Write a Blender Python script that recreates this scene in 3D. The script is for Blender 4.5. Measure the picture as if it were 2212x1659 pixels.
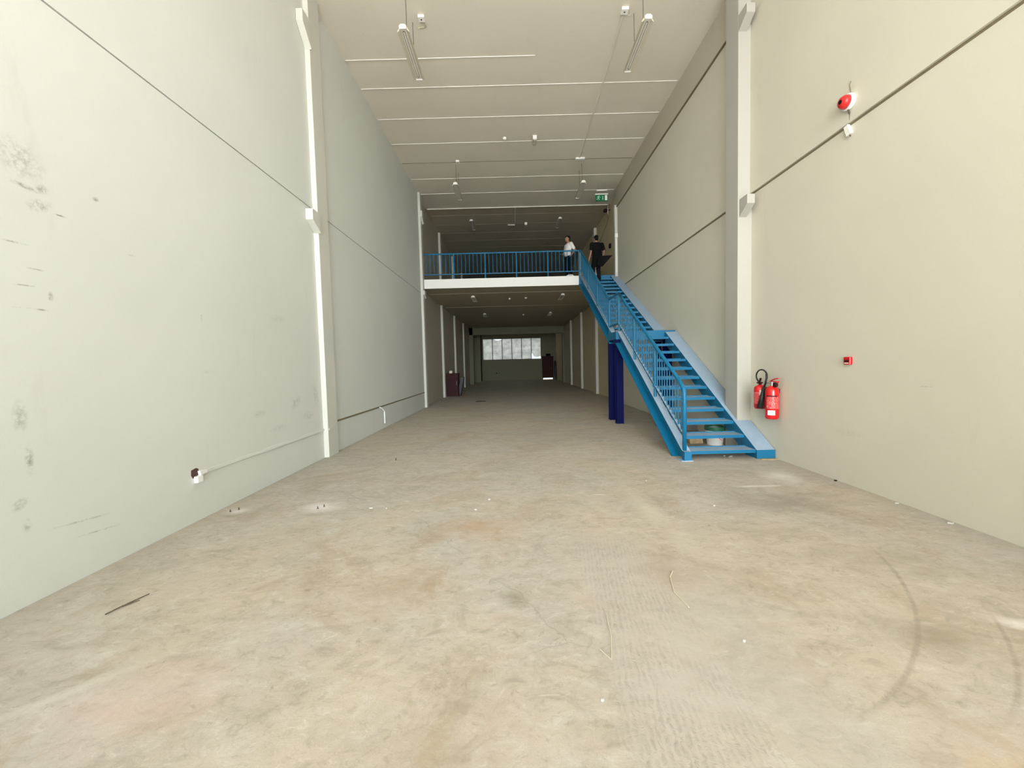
import bpy, bmesh, math, random
from mathutils import Vector, Matrix
random.seed(7)
for o in list(bpy.data.objects): bpy.data.objects.remove(o, do_unlink=True)
S = bpy.context.scene
COL = S.collection

# ------------------------------------------------------------------ camera
F_PX = 860.0
yaw, pitch, roll = math.radians(-0.16), math.radians(2.88), math.radians(-1.436)
fw = Vector((math.sin(yaw)*math.cos(pitch), math.cos(yaw)*math.cos(pitch), -math.sin(pitch)))
rt = Vector((math.cos(yaw), -math.sin(yaw), 0)); up = rt.cross(fw)
r2 = rt*math.cos(roll) + up*math.sin(roll); u2 = up*math.cos(roll) - rt*math.sin(roll)
cd = bpy.data.cameras.new('camera'); cam = bpy.data.objects.new('camera', cd); COL.objects.link(cam)
cd.sensor_width = 36; cd.sensor_fit = 'HORIZONTAL'; cd.lens = F_PX/2212*36; cd.clip_start = .05; cd.clip_end = 300
M = Matrix.Identity(4)
for i in range(3): M[i][0] = r2[i]; M[i][1] = u2[i]; M[i][2] = -fw[i]
M[0][3], M[1][3], M[2][3] = 0, 0, 1.5
cam.matrix_world = M
S.camera = cam

# ------------------------------------------------------------------ light
S.view_settings.view_transform = 'Standard'; S.view_settings.look = 'None'
S.view_settings.gamma = 1; S.view_settings.use_curve_mapping = False
S.view_settings.exposure = 0.12
SKY_BACK, SKY_FRONT, SKY_GLOW = .95, 1.9, 17.5
W = bpy.data.worlds.new('overcast_sky'); S.world = W; W.use_nodes = True
wn, wl = W.node_tree.nodes, W.node_tree.links
wn.clear()
wo = wn.new('ShaderNodeOutputWorld'); wb = wn.new('ShaderNodeBackground'); wt = wn.new('ShaderNodeTexCoord')
ws = wn.new('ShaderNodeSeparateXYZ'); wr = wn.new('ShaderNodeMapRange'); wm = wn.new('ShaderNodeMix'); wm.data_type = 'RGBA'
wl.new(wt.outputs['Generated'], ws.inputs[0]); wl.new(ws.outputs['X'], wr.inputs['Value'])
wr.inputs['From Min'].default_value = -.7; wr.inputs['From Max'].default_value = .7
wm.inputs[6].default_value = (1.0, .96, .88, 1); wm.inputs[7].default_value = (.70, .88, 1.0, 1)
wl.new(wr.outputs[0], wm.inputs[0]); wl.new(wm.outputs[2], wb.inputs[0]); wl.new(wb.outputs[0], wo.inputs[0])
def wmap(sock, a, b, lo, hi):
    m = wn.new('ShaderNodeMapRange'); wl.new(sock, m.inputs['Value'])
    for k_, v in zip(('From Min', 'From Max', 'To Min', 'To Max'), (a, b, lo, hi)): m.inputs[k_].default_value = v
    return m.outputs[0]
front = wmap(ws.outputs['Y'], .2, -.2, SKY_BACK, SKY_FRONT)      # brighter sky in front, dimmed behind for the back window
glow = wmap(ws.outputs['Y'], -.80, -1.0, 0, SKY_GLOW)           # bright lobe added straight out of the door to lift the mid hall
wa = wn.new('ShaderNodeMath'); wa.operation = 'ADD'; wl.new(front, wa.inputs[0]); wl.new(glow, wa.inputs[1]); wl.new(wa.outputs[0], wb.inputs[1])
sd = bpy.data.lights.new('sun', 'SUN'); sd.energy = 68.0; sd.angle = math.radians(2); sd.color = (1, .99, .97)
sun = bpy.data.objects.new('sun', sd); COL.objects.link(sun)
sun.rotation_euler = Vector((-.60, 0, -.80)).to_track_quat('-Z', 'Y').to_euler()   # from behind the building, only reaches the yard outside
pd = bpy.data.lights.new('door_daylight_portal', 'AREA'); pd.shape = 'RECTANGLE'; pd.size = 7.0; pd.size_y = 7.5; pd.cycles.is_portal = True
po = bpy.data.objects.new('door_daylight_portal', pd); COL.objects.link(po)
po.location = (.33, -3.62, 3.8); po.rotation_euler = (math.radians(90), 0, 0)
pd2 = bpy.data.lights.new('window_daylight_portal', 'AREA'); pd2.shape = 'RECTANGLE'; pd2.size = 5.4; pd2.size_y = 2.0; pd2.cycles.is_portal = True
po2 = bpy.data.objects.new('window_daylight_portal', pd2); COL.objects.link(po2)
po2.location = (-.04, 37.3, 2.88); po2.rotation_euler = (math.radians(-90), 0, 0)

# ------------------------------------------------------------------ materials
def srgb(r, g, b):
    f = lambda c: (c/255/12.92) if c/255 <= .04045 else ((c/255+.055)/1.055)**2.4
    return (f(r), f(g), f(b), 1)
class NT:
    def __init__(s, name):
        s.m = bpy.data.materials.new(name); s.m.use_nodes = True; s.t = s.m.node_tree; s.t.nodes.clear()
        s.out = s.n('ShaderNodeOutputMaterial'); s.b = s.n('ShaderNodeBsdfPrincipled'); s.l(s.b.outputs[0], s.out.inputs[0])
        s.tc = s.n('ShaderNodeTexCoord').outputs['Object']
    def n(s, k): return s.t.nodes.new(k)
    def l(s, a, b): s.t.links.new(a, b)
    def mapping(s, scale=(1,1,1), rot=(0,0,0), loc=(0,0,0), vt='POINT'):
        m = s.n('ShaderNodeMapping'); m.vector_type = vt; s.l(s.tc, m.inputs[0])
        m.inputs['Location'].default_value = loc; m.inputs['Rotation'].default_value = rot; m.inputs['Scale'].default_value = scale
        return m.outputs[0]
    def noise(s, scale, detail=4, rough=.5, vec=None, dist=0):
        n = s.n('ShaderNodeTexNoise'); n.inputs['Scale'].default_value = scale; n.inputs['Detail'].default_value = detail
        n.inputs['Roughness'].default_value = rough; n.inputs['Distortion'].default_value = dist
        s.l(vec if vec is not None else s.tc, n.inputs['Vector']); return n.outputs['Fac']
    def ramp(s, v, a, b, lo=0., hi=1.):
        r = s.n('ShaderNodeMapRange'); r.clamp = True; s.l(v, r.inputs['Value'])
        r.inputs['From Min'].default_value = a; r.inputs['From Max'].default_value = b
        r.inputs['To Min'].default_value = lo; r.inputs['To Max'].default_value = hi; return r.outputs[0]
    def math(s, op, a, b=None):
        m = s.n('ShaderNodeMath'); m.operation = op
        for i, v in enumerate((a, b)):
            if v is None: continue
            if isinstance(v, (int, float)): m.inputs[i].default_value = v
            else: s.l(v, m.inputs[i])
        return m.outputs[0]
    def mix(s, f, a, b):
        m = s.n('ShaderNodeMix'); m.data_type = 'RGBA'
        for i, v in ((0, f), (6, a), (7, b)):
            if isinstance(v, (int, float, tuple)): m.inputs[i].default_value = v
            else: s.l(v, m.inputs[i])
        return m.outputs[2]
    def bump(s, h, strength=.2, dist=.02):
        b = s.n('ShaderNodeBump'); b.inputs['Strength'].default_value = strength; b.inputs['Distance'].default_value = dist
        s.l(h, b.inputs['Height']); s.l(b.outputs[0], s.b.inputs['Normal'])
    def blob(s, c, size, ang=0, axis=0):
        """soft elliptical patch of dirt: 1 in its middle, 0 outside (object space)"""
        rot = [0, 0, 0]; rot[axis] = ang
        v = s.mapping(scale=size, rot=tuple(rot), loc=c, vt='TEXTURE')
        ln = s.n('ShaderNodeVectorMath'); ln.operation = 'LENGTH'; s.l(v, ln.inputs[0])
        return s.ramp(ln.outputs['Value'], 1.0, .25)

def plain(name, col, rough=.5, metal=0., spec=.5, grain=.0, gscale=8, coat=0):
    t = NT(name); t.b.inputs['Roughness'].default_value = rough; t.b.inputs['Metallic'].default_value = metal
    t.b.inputs['Specular IOR Level'].default_value = spec
    if coat: t.b.inputs['Coat Weight'].default_value = coat
    if grain:
        n = t.noise(gscale, 5, .6); dk = tuple(c*(1-grain) for c in col[:3])+(1,)
        t.l(t.mix(t.ramp(n, .35, .65), dk, col), t.b.inputs['Base Color'])
    else: t.b.inputs['Base Color'].default_value = col
    return t.m

PAINT = (.70, .675, .575, 1)
def wall_mat(name, marks=None, base=PAINT, dirt=.5):
    t = NT(name); t.b.inputs['Roughness'].default_value = .75; t.b.inputs['Specular IOR Level'].default_value = .25
    big = t.ramp(t.noise(.7, 3, .5), .3, .7)
    c = t.mix(big, tuple(x*.95 for x in base[:3])+(1,), base)
    st = t.noise(3.2, 6, .7, t.mapping(scale=(1, 1, .25)))
    c = t.mix(t.ramp(st, .62, .80, 0, .22), c, (.40, .37, .31, 1))
    fine = t.noise(90, 3, .6)
    c = t.mix(t.ramp(fine, .3, .7, 0, .08), c, (.45, .43, .36, 1))
    if marks:
        brk = t.ramp(t.noise(26, 5, .75), .42, .62)
        tot = None
        for (cen, size, ang, k) in marks:
            b = t.math('MULTIPLY', t.math('MULTIPLY', t.blob(cen, size, ang, 0), brk), k)
            tot = b if tot is None else t.math('MAXIMUM', tot, b)
        c = t.mix(tot, c, (.24, .22, .19, 1))
    t.l(c, t.b.inputs['Base Color'])
    t.bump(t.noise(60, 4, .6), .12, .004)
    return t.m
XL, XR, XL2, XR2, ZC = -3.211, 3.88, -3.30, 4.0, 7.64
A = -.25
lm = [((XL,2.69,2.93),(.3,.16,.16),0,.45), ((XL,2.80,2.78),(.3,.05,.04),.3,.7), ((XL,2.70,2.76),(.3,.12,.02),-.1,.8),
      ((XL,2.62,2.37),(.3,.085,.009),.02,1.), ((XL,2.90,2.64),(.3,.05,.007),.0,1.), ((XL,3.16,2.86),(.3,.03,.022),.3,.9),
      ((XL,2.77,2.66),(.3,.10,.05),.4,.6), ((XL,2.80,2.05),(.3,.02,.04),0,.8), ((XL,2.74,1.95),(.3,.05,.008),0,.9),
      ((XL,2.66,2.10),(.3,.07,.007),.05,.9), ((XL,2.72,2.22),(.3,.06,.007),.0,.8), ((XL,2.63,1.95),(.3,.06,.006),.05,.8),
      ((XL,2.57,1.23),(.3,.05,.13),0,.5), ((XL,2.60,.95),(.3,.03,.12),0,.7), ((XL,2.53,.67),(.3,.06,.04),.6,.6), ((XL,2.56,.52),(.3,.03,.06),0,.5),
      ((XL,2.9,.42),(.3,.25,.010),-.1,.6), ((XL,3.0,.30),(.3,.2,.008),-.1,.6),
      ((XL,5.86,1.01),(.3,.18,.09),.5,.45), ((XL,6.2,.78),(.3,.20,.07),0,.45), ((XL,6.45,1.05),(.3,.10,.22),.2,.4),
      ((XL,5.0,.95),(.3,.16,.06),0,.35), ((XL,5.4,.70),(.3,.25,.05),0,.3), ((XL,5.5,2.2),(.3,.2,.07),0,.25),
      ((XL,4.2,1.5),(.3,.1,.03),0,.3), ((XL,3.42,2.5),(.3,.04,.012),0,.5), ((XL,4.15,2.05),(.3,.02,.05),0,.6)]
M_wallL = wall_mat('painted_wall_left', lm, base=(.71,.705,.655,1))
M_wallR = wall_mat('painted_wall_right', [((XR,3.74,1.19),(.3,.07,.008),0,.6), ((XR,6.0,.72),(.3,.03,.09),0,.4), ((XR,4.6,.6),(.3,.3,.05),0,.15)], base=(.66,.63,.525,1))
M_wall = wall_mat('painted_wall', base=(.66,.62,.50,1))
M_ceil = wall_mat("painted_ceiling", base=(.80,.74,.62,1))
M_ceil2 = wall_mat('shaded_slab_underside', base=(.44,.39,.29,1))  # shade under the mezzanine slab put into its base colour
M_ceil3 = wall_mat('shaded_ceiling_paint', base=(.54,.48,.36,1))  # shade over the mezzanine put into the rear ceiling colour
M_wallD = wall_mat('shaded_painted_wall', base=(.52,.47,.38,1))  # darkness of the deep hall put into the left wall colour
M_wallDR = wall_mat('tan_painted_wall', base=(.68,.59,.39,1))  # warm tan, lighter than the left deep wall
M_band = wall_mat('dull_beam_paint', base=(.52,.48,.385,1))
M_dkupper = plain('painted_upper_shade', (.05,.045,.04,1), .8)  # upper-level darkness put into the floor top and back wall colour
M_pillar = wall_mat('painted_pillar', base=(.64,.62,.55,1))
M_pillarR = wall_mat('shaded_pillar_paint', base=(.44,.425,.38,1))  # weaker light on the right front pillar put into its paint
M_joint = wall_mat('dull_joint_paint', base=(.58,.52,.40,1))  # rear and slab joints, duller than the front ceiling joints
M_backshade = wall_mat('painted_back_shade', base=(.22,.21,.14,1))  # shade at the far end put into back wall and portal colour
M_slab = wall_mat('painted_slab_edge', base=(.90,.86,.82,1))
M_seal = plain('brown_sealant', (.20,.16,.09,1), .8)
M_dark = plain('dark_recess', (.012,.011,.010,1), .9, spec=.1)

def floor_mat():
    t = NT('worn_concrete'); t.b.inputs['Specular IOR Level'].default_value = .25
    n1 = t.noise(.55, 4, .55, dist=.4); n2 = t.noise(2.3, 6, .65, t.mapping(scale=(.8, 1.6, 1)))
    n3 = t.noise(6.5, 6, .7, t.mapping(scale=(.85, 1.35, 1), rot=(0,0,.5)), dist=.9)
    c = t.mix(t.ramp(n1, .40, .60), (.58,.49,.37,1), (.53,.48,.42,1))
    c = t.mix(t.ramp(n2, .42, .66, 0, .6), c, (.46,.405,.315,1))
    c = t.mix(t.ramp(n3, .52, .70, 0, .65), c, (.68,.64,.56,1))
    c = t.mix(t.ramp(n3, .46, .32, 0, .7), c, (.36,.31,.235,1))
    sp = t.noise(1.15, 7, .72, dist=.8)
    c = t.mix(t.ramp(sp, .52, .66, 0, .75), c, (.42,.31,.205,1))
    n8 = t.noise(1.7, 7, .75, t.mapping(loc=(3.1, 7.7, 0)), dist=1.2); c = t.mix(t.ramp(n8, .54, .66, 0, .6), c, (.40,.35,.28,1)); c = t.mix(t.ramp(n8, .44, .34, 0, .5), c, (.64,.58,.50,1))
    n9 = t.noise(2.6, 6, .7, t.mapping(loc=(9.1, 1.7, 0)), dist=.6); c = t.mix(t.ramp(n9, .56, .70, 0, .45), c, (.56,.42,.35,1))
    n5 = t.noise(20, 5, .7, dist=.5); c = t.mix(t.math('MULTIPLY', t.ramp(n5, .55, .70, 0, .7), t.ramp(n2, .35, .6)), c, (.30,.24,.17,1))
    n7 = t.noise(16, 5, .7, t.mapping(scale=(.65, 1.2, 1), rot=(0,0,.4)), dist=1.2); c = t.mix(t.ramp(n7, .56, .68, 0, .5), c, (.36,.31,.24,1)); c = t.mix(t.ramp(n7, .42, .32, 0, .45), c, (.72,.68,.60,1))
    n6 = t.noise(140, 3, .6); c = t.mix(t.ramp(n6, .35, .7, 0, .28), c, (.36,.32,.25,1))
    def stain(cen, size, ang, k, col):
        nonlocal c
        b = t.math('MULTIPLY', t.blob((cen[0], cen[1], 0), (size[0], size[1], 1), ang, 2), t.ramp(n2, .3, .6))
        c = t.mix(t.math('MULTIPLY', b, k), c, col)
    stain((-1.75,1.75), (.45,.30), .3, .55, (.66,.47,.40,1))
    stain((-.30,3.6), (.45,.35), 0, .6, (.50,.31,.17,1))
    stain((-.25,1.5), (.40,.22), .2, .55, (.40,.29,.17,1))
    stain((-.03,2.45), (.12,.12), 0, .8, (.25,.20,.14,1))
    stain((-.85,2.6), (.5,.4), 0, .4, (.48,.34,.22,1))
    stain((2.76,4.1), (.75,.45), 0, .7, (.33,.29,.24,1))
    stain((2.55,3.0), (1.0,.45), -.5, .45, (.38,.32,.22,1))
    stain((2.25,2.0), (.5,.25), -.6, .7, (.33,.28,.19,1))
    stain((2.75,1.9), (.3,.2), 0, .6, (.33,.27,.17,1))
    stain((1.76,1.4), (.35,.2), 0, .6, (.62,.42,.25,1))
    stain((1.34,3.9), (.16,1.2), .02, .45, (.72,.65,.50,1))
    stain((2.85,4.6), (.35,.05), 0, 1, (.85,.82,.76,1))
    stain((2.8,2.1), (.25,.08), -.5, .9, (.86,.80,.74,1))
    stain((-2.2,1.75), (.6,.05), .75, .35, (.80,.76,.66,1))
    stain((-2.1,4.25), (.28,.20), 0, 1, (.86,.82,.78,1)); stain((-3.0,4.2), (.16,.14), 0, .8, (.8,.76,.7,1))
    stain((3.35,4.9), (.3,.5), 0, .7, (.80,.76,.70,1))
    stain((.94,4.44), (.10,.015), -.15, 1, (.9,.87,.82,1))
    stain((-1.0,10.3), (1.6,.05), .06, .8, (.74,.70,.64,1)); stain((1.0,11.6), (1.5,.06), -.04, .8, (.74,.70,.64,1)); stain((-1.9,11.5), (.6,.1), .1, .7, (.7,.66,.6,1))
    stain((.5,8.0), (1.3,1.6), 0, .35, (.33,.30,.25,1))
    # brushed strip of cement patching with fine ridges
    sx = t.n('ShaderNodeSeparateXYZ'); t.l(t.tc, sx.inputs[0]); X0, Y0 = sx.outputs['X'], sx.outputs['Y']
    wob = t.math('MULTIPLY', t.math('SUBTRACT', n2, .5), .45); X, Y = t.math('ADD', X0, wob), t.math('ADD', Y0, t.math('MULTIPLY', wob, 2.5))
    mk = t.math('MULTIPLY', t.math('MULTIPLY', t.ramp(X, .40, .50), t.ramp(X, 1.02, .94)), t.ramp(Y, 3.5, 3.1))
    c = t.mix(t.math('MULTIPLY', mk, .55), c, (.53,.47,.405,1))
    c = t.mix(t.math('MULTIPLY', t.math('MULTIPLY', t.ramp(X, .95, 1.05), t.ramp(X, 1.6, 1.3)), t.math('MULTIPLY', t.ramp(Y, 3.2, 2.6), .4)), c, (.50,.46,.40,1))
    wv = t.n('ShaderNodeTexWave'); wv.wave_type = 'BANDS'; wv.bands_direction = 'X'; wv.inputs['Scale'].default_value = 11
    wv.inputs['Distortion'].default_value = 4.5; wv.inputs['Detail'].default_value = 3; wv.inputs['Detail Scale'].default_value = 2.0
    t.l(t.mapping(rot=(0,0,math.radians(14)), scale=(1,.55,1)), wv.inputs['Vector'])
    ridge = t.math('MULTIPLY', wv.outputs['Fac'], t.math('MULTIPLY', mk, t.math('MULTIPLY', t.ramp(n2, .35, .55), t.ramp(n5, .35, .55))))
    c = t.mix(t.math('MULTIPLY', ridge, .34), c, (.33,.29,.24,1))
    X, Y = X0, Y0
    # curved tyre scuff
    def arc(cx, cy, R, w, y0, y1, k):
        nonlocal c
        d = t.math('SQRT', t.math('ADD', t.math('POWER', t.math('SUBTRACT', X, cx), 2), t.math('POWER', t.math('SUBTRACT', Y, cy), 2)))
        e = t.ramp(t.math('ABSOLUTE', t.math('SUBTRACT', d, R)), w, w*.3)
        e = t.math('MULTIPLY', e, t.math('MULTIPLY', t.ramp(Y, y0, y0+.15), t.ramp(Y, y1, y1-.3)))
        e = t.math('MULTIPLY', e, t.ramp(X, cx, cx+.1))
        c = t.mix(t.math('MULTIPLY', t.math('MULTIPLY', e, t.ramp(n5, .3, .5)), k), c, (.27,.22,.16,1))
    arc(.39, 3.87, 2.51, .018, 1.55, 3.15, .42)
    arc(.86, 3.49, 2.24, .016, 1.5, 2.4, .42)
    # saw-cut joints and hairline cracks
    cr = t.n('ShaderNodeTexVoronoi'); cr.feature = 'DISTANCE_TO_EDGE'; cr.inputs['Scale'].default_value = .42
    dv = t.n('ShaderNodeMix'); dv.data_type = 'VECTOR'; nz = t.n('ShaderNodeTexNoise'); nz.inputs['Scale'].default_value = 2.2; nz.inputs['Detail'].default_value = 6
    t.l(t.tc, nz.inputs['Vector']); t.l(t.tc, dv.inputs[4]); t.l(nz.outputs['Color'], dv.inputs[5]); dv.inputs[0].default_value = .25
    t.l(dv.outputs[1], cr.inputs['Vector'])
    c = t.mix(t.math('MULTIPLY', t.math('MULTIPLY', t.ramp(cr.outputs['Distance'], .0022, .0008), t.ramp(n1, .5, .6)), .3), c, (.25,.21,.16,1))
    jt = t.ramp(t.math('ABSOLUTE', t.math('SUBTRACT', Y, 6.72)), .012, .004)
    c = t.mix(t.math('MULTIPLY', jt, .5), c, (.28,.24,.19,1))
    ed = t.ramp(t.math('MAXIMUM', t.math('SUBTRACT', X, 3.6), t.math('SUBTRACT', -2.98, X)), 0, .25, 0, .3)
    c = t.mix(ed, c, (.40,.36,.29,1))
    hs = t.n('ShaderNodeHueSaturation'); hs.inputs['Value'].default_value = FLOOR_V; hs.inputs['Saturation'].default_value = .9; t.l(c, hs.inputs['Color'])
    t.l(hs.outputs[0], t.b.inputs['Base Color'])
    t.l(t.ramp(n3, .3, .7, .55, .75), t.b.inputs['Roughness'])
    h = t.math('ADD', t.math('MULTIPLY', n5, .5), t.math('ADD', t.math('MULTIPLY', n6, .15), t.math('MULTIPLY', ridge, 1.1)))
    t.bump(h, .35, .006)
    return t.m
FLOOR_V = .93
M_floor = floor_mat()

def blue_mat(name, col, dust, amount, spec=.4):
    t = NT(name); t.b.inputs['Specular IOR Level'].default_value = spec
    n = t.noise(7, 6, .65); n2 = t.noise(60, 3, .6)
    c = t.mix(t.ramp(n, .25, .75, amount*.6, amount), col, dust)
    c = t.mix(t.ramp(n2, .55, .8, 0, .25), c, tuple(x*.55 for x in col[:3])+(1,))
    t.l(c, t.b.inputs['Base Color']); t.l(t.ramp(n, .2, .8, .32, .55 + .3*amount), t.b.inputs['Roughness'])
    return t.m
M_blue = blue_mat('blue_gloss_paint', (.001,.125,.27,1), (.03,.24,.38,1), .14)
M_bluetop = blue_mat('dusty_blue_paint', (.10,.26,.44,1), (.44,.50,.58,1), .75)
M_navy = blue_mat('navy_paint', (.002,.005,.055,1), (.004,.01,.08,1), .10, .08)
M_white = plain('white_enamel', (.80,.77,.68,1), .4, grain=.08)
M_plastic = plain('white_plastic', (.86,.84,.80,1), .35)
M_refl = plain('cream_reflector_enamel', (.62,.57,.44,1), .35, grain=.08)
M_red = plain('red_enamel', (.62,.008,.010,1), .22, coat=.4)
M_redpl = plain('red_plastic', (.66,.02,.02,1), .35)
M_black = plain('black_rubber', (.012,.012,.013,1), .5)
M_steel = plain('bright_steel', (.55,.55,.55,1), .3, metal=.9)
M_chain = plain('dark_chain', (.10,.085,.06,1), .5, metal=.4)
M_green = plain('green_sign_face', (.004,.12,.045,1), .4)
M_mint = plain('pale_green_symbol', (.35,.80,.55,1), .4)
M_label = plain('white_label', (.82,.80,.78,1), .5)
M_maroon = plain('maroon_steel', (.045,.007,.008,1), .6, spec=.2, grain=.3)
M_wood = plain('raw_wood', (.50,.36,.20,1), .7, grain=.35, gscale=12)
M_greyboard = plain('grey_board', (.26,.23,.21,1), .8, grain=.2)
M_twig = plain('dry_twig', (.10,.07,.05,1), .8)
M_chip = plain('white_chip', (.46,.44,.40,1), .7)
M_skin = plain('skin', (.33,.17,.105,1), .55)
M_hair = plain('black_hair', (.008,.007,.007,1), .6, spec=.08)
M_tee = plain('white_cotton', (.80,.77,.74,1), .85, grain=.06)
M_btee = plain('black_cotton', (.006,.006,.007,1), .85, spec=.08)
M_trous = plain('black_trousers', (.008,.008,.009,1), .85, spec=.08)
M_shoe = plain('dark_shoe', (.012,.011,.010,1), .5, spec=.08)
M_rag = plain('white_plastic_bag', (.70,.66,.64,1), .5)

# ------------------------------------------------------------------ helpers
def box(bm, x0, x1, y0, y1, z0, z1):
    vs = [bm.verts.new((x, y, z)) for x in (x0, x1) for y in (y0, y1) for z in (z0, z1)]
    for f in ((0,1,3,2),(4,6,7,5),(0,4,5,1),(2,3,7,6),(0,2,6,4),(1,5,7,3)): bm.faces.new([vs[i] for i in f])
def frame(d):
    d = Vector(d).normalized(); a = Vector((0,0,1)) if abs(d.z) < .9 else Vector((1,0,0))
    u = d.cross(a).normalized(); return u, d.cross(u).normalized()
def tube(bm, pts, r, n=10, cap=True, r1=None):
    pts = [Vector(p) for p in pts]; rings = []
    for i, p in enumerate(pts):
        d = (pts[min(i+1, len(pts)-1)] - pts[max(i-1, 0)])
        u, v = frame(d) if i == 0 else (u, v)
        dn = d.normalized(); u = (u - dn*u.dot(dn)).normalized(); v = dn.cross(u)
        rr = r if r1 is None else r + (r1-r)*i/(len(pts)-1)
        rings.append([bm.verts.new(p + (u*math.cos(k*2*math.pi/n) + v*math.sin(k*2*math.pi/n))*rr) for k in range(n)])
    for a, b in zip(rings, rings[1:]):
        for k in range(n): bm.faces.new((a[k], a[(k+1)%n], b[(k+1)%n], b[k]))
    if cap: bm.faces.new(rings[0][::-1]); bm.faces.new(rings[-1])
def prism_x(bm, poly, x0, x1):
    a = [bm.verts.new((x0, y, z)) for y, z in poly]; b = [bm.verts.new((x1, y, z)) for y, z in poly]; n = len(poly)
    bm.faces.new(a); bm.faces.new(b[::-1])
    for k in range(n): bm.faces.new((a[k], b[k], b[(k+1)%n], a[(k+1)%n]))
def prism_z(bm, poly, z0, z1):
    a = [bm.verts.new((x, y, z0)) for x, y in poly]; b = [bm.verts.new((x, y, z1)) for x, y in poly]; n = len(poly)
    bm.faces.new(a); bm.faces.new(b[::-1])
    for k in range(n): bm.faces.new((a[k], b[k], b[(k+1)%n], a[(k+1)%n]))
def prism_y(bm, poly, y0, y1):
    a = [bm.verts.new((x, y0, z)) for x, z in poly]; b = [bm.verts.new((x, y1, z)) for x, z in poly]; n = len(poly)
    bm.faces.new(a); bm.faces.new(b[::-1])
    for k in range(n): bm.faces.new((a[k], b[k], b[(k+1)%n], a[(k+1)%n]))
def lathe(bm, prof, c, n=24, axis='z'):
    rings = []
    for r, h in prof:
        ring = []
        for k in range(n):
            a = k*2*math.pi/n; p = (r*math.cos(a), r*math.sin(a), h)
            if axis == 'x': p = (h, p[0], p[1])
            if axis == 'y': p = (p[0], h, p[1])
            ring.append(bm.verts.new(Vector(p)+Vector(c)))
        rings.append(ring)
    for a, b in zip(rings, rings[1:]):
        for k in range(n): bm.faces.new((a[k], a[(k+1)%n], b[(k+1)%n], b[k]))
    bm.faces.new(rings[0][::-1]); bm.faces.new(rings[-1])
def ell(bm, c, s, n=16, rot=None):
    m = Matrix.Translation(c) @ (rot or Matrix.Identity(4)) @ Matrix.Diagonal((*s, 1))
    bmesh.ops.create_uvsphere(bm, u_segments=n, v_segments=max(6, n//2+2), radius=1, matrix=m)
def new(): return bmesh.new()
def wloc(o):
    v = Vector((0,0,0))
    while o is not None: v += o.location; o = o.parent
    return v
def obj(name, bm, mat, parent=None, smooth=False, bevel=0, label=None, topmat=None):
    """link a bmesh drawn in world coordinates as one mesh object (origin moved to the parent's or its own base)"""
    me = bpy.data.meshes.new(name)
    bmesh.ops.recalc_face_normals(bm, faces=bm.faces)
    if parent is not None: off = wloc(parent)
    else:
        xs = [v.co for v in bm.verts]
        off = Vector(((min(v.x for v in xs)+max(v.x for v in xs))/2, (min(v.y for v in xs)+max(v.y for v in xs))/2, min(v.z for v in xs))) if name.split('_')[0] not in ('wall','floor','ceiling') else Vector((0,0,0))
    bmesh.ops.translate(bm, verts=bm.verts, vec=-off)
    bm.to_mesh(me); bm.free()
    o = bpy.data.objects.new(name, me); COL.objects.link(o)
    if parent is not None: o.parent = parent
    else: o.location = off
    me.materials.append(mat)
    if topmat:
        me.materials.append(topmat)
        for p in me.polygons:
            if p.normal.z > .7: p.material_index = 1
    if smooth:
        for p in me.polygons: p.use_smooth = True
    if bevel:
        b = o.modifiers.new('bevel', 'BEVEL'); b.width = bevel; b.segments = 2; b.limit_method = 'ANGLE'
    if label: o['label'] = label
    return o
def thing(name, label, cat, loc, group=None):
    o = bpy.data.objects.new(name, None); COL.objects.link(o); o.location = loc
    o.empty_display_size = .1; o['label'] = label; o['category'] = cat
    if group: o['group'] = group
    return o
def tag(o, label, cat, group=None):
    o['label'] = label; o['category'] = cat
    if group: o['group'] = group
    return o
def struct(name, bm, m, parent=None, bevel=0, **k):
    o = obj(name, bm, m, parent, bevel=bevel, **k)
    if parent is None: o['kind'] = 'structure'
    return o
def copy_tree(o, parent=None):
    c = o.copy(); COL.objects.link(c); c.parent = parent
    for ch in [x for x in bpy.data.objects if x.parent == o]: copy_tree(ch, c)
    return c

# ------------------------------------------------------------------ the hall
YF, YB = -3.4, 37.0
b = new(); box(b, XL-.3, XR2+.3, YF-.2, YB+.3, -.25, 0); struct('floor', b, M_floor)
b = new(); box(b, XL-.5, XR2+.5, YF-.2, 15.9, ZC, ZC+.3); struct('ceiling', b, M_ceil)
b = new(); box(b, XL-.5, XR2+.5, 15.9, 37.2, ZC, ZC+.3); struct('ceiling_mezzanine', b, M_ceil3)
def wall_side(name, x, xf, sgn, mat, ylo):
    # two tiers of precast panels with an open joint between them; sgn is the direction out of the room
    b = new(); t = .35
    def bx(xa, y0, y1, z0, z1):
        lo, hi = sorted((xa, x + sgn*t if abs(xa-x) < .2 else xf + sgn*t)); box(b, lo, hi, y0, y1, z0, z1)
    bx(x, YF, 14.75, 0, 4.10); bx(x+sgn*.03, YF, 14.75, 4.10, 4.116)
    bx(x - (.03 if sgn > 0 else 0), YF, 14.75, 4.116, ZC)
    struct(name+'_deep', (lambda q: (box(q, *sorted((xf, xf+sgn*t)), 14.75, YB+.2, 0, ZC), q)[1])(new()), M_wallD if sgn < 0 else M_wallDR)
    return struct(name, b, mat)
wall_side('wall_left', XL, XL2, -1, M_wallL, 0)
wall_side('wall_right', XR, XR2, 1, M_wallR, 0)
b = new(); box(b, XR-.004, XR+.006, YF, 6.5, 4.090, 4.113); struct('trim_1', b, M_seal)
b = new(); box(b, XR-.004, XR+.006, 6.87, 14.55, 4.092, 4.113); struct('trim_2', b, M_seal)
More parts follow.
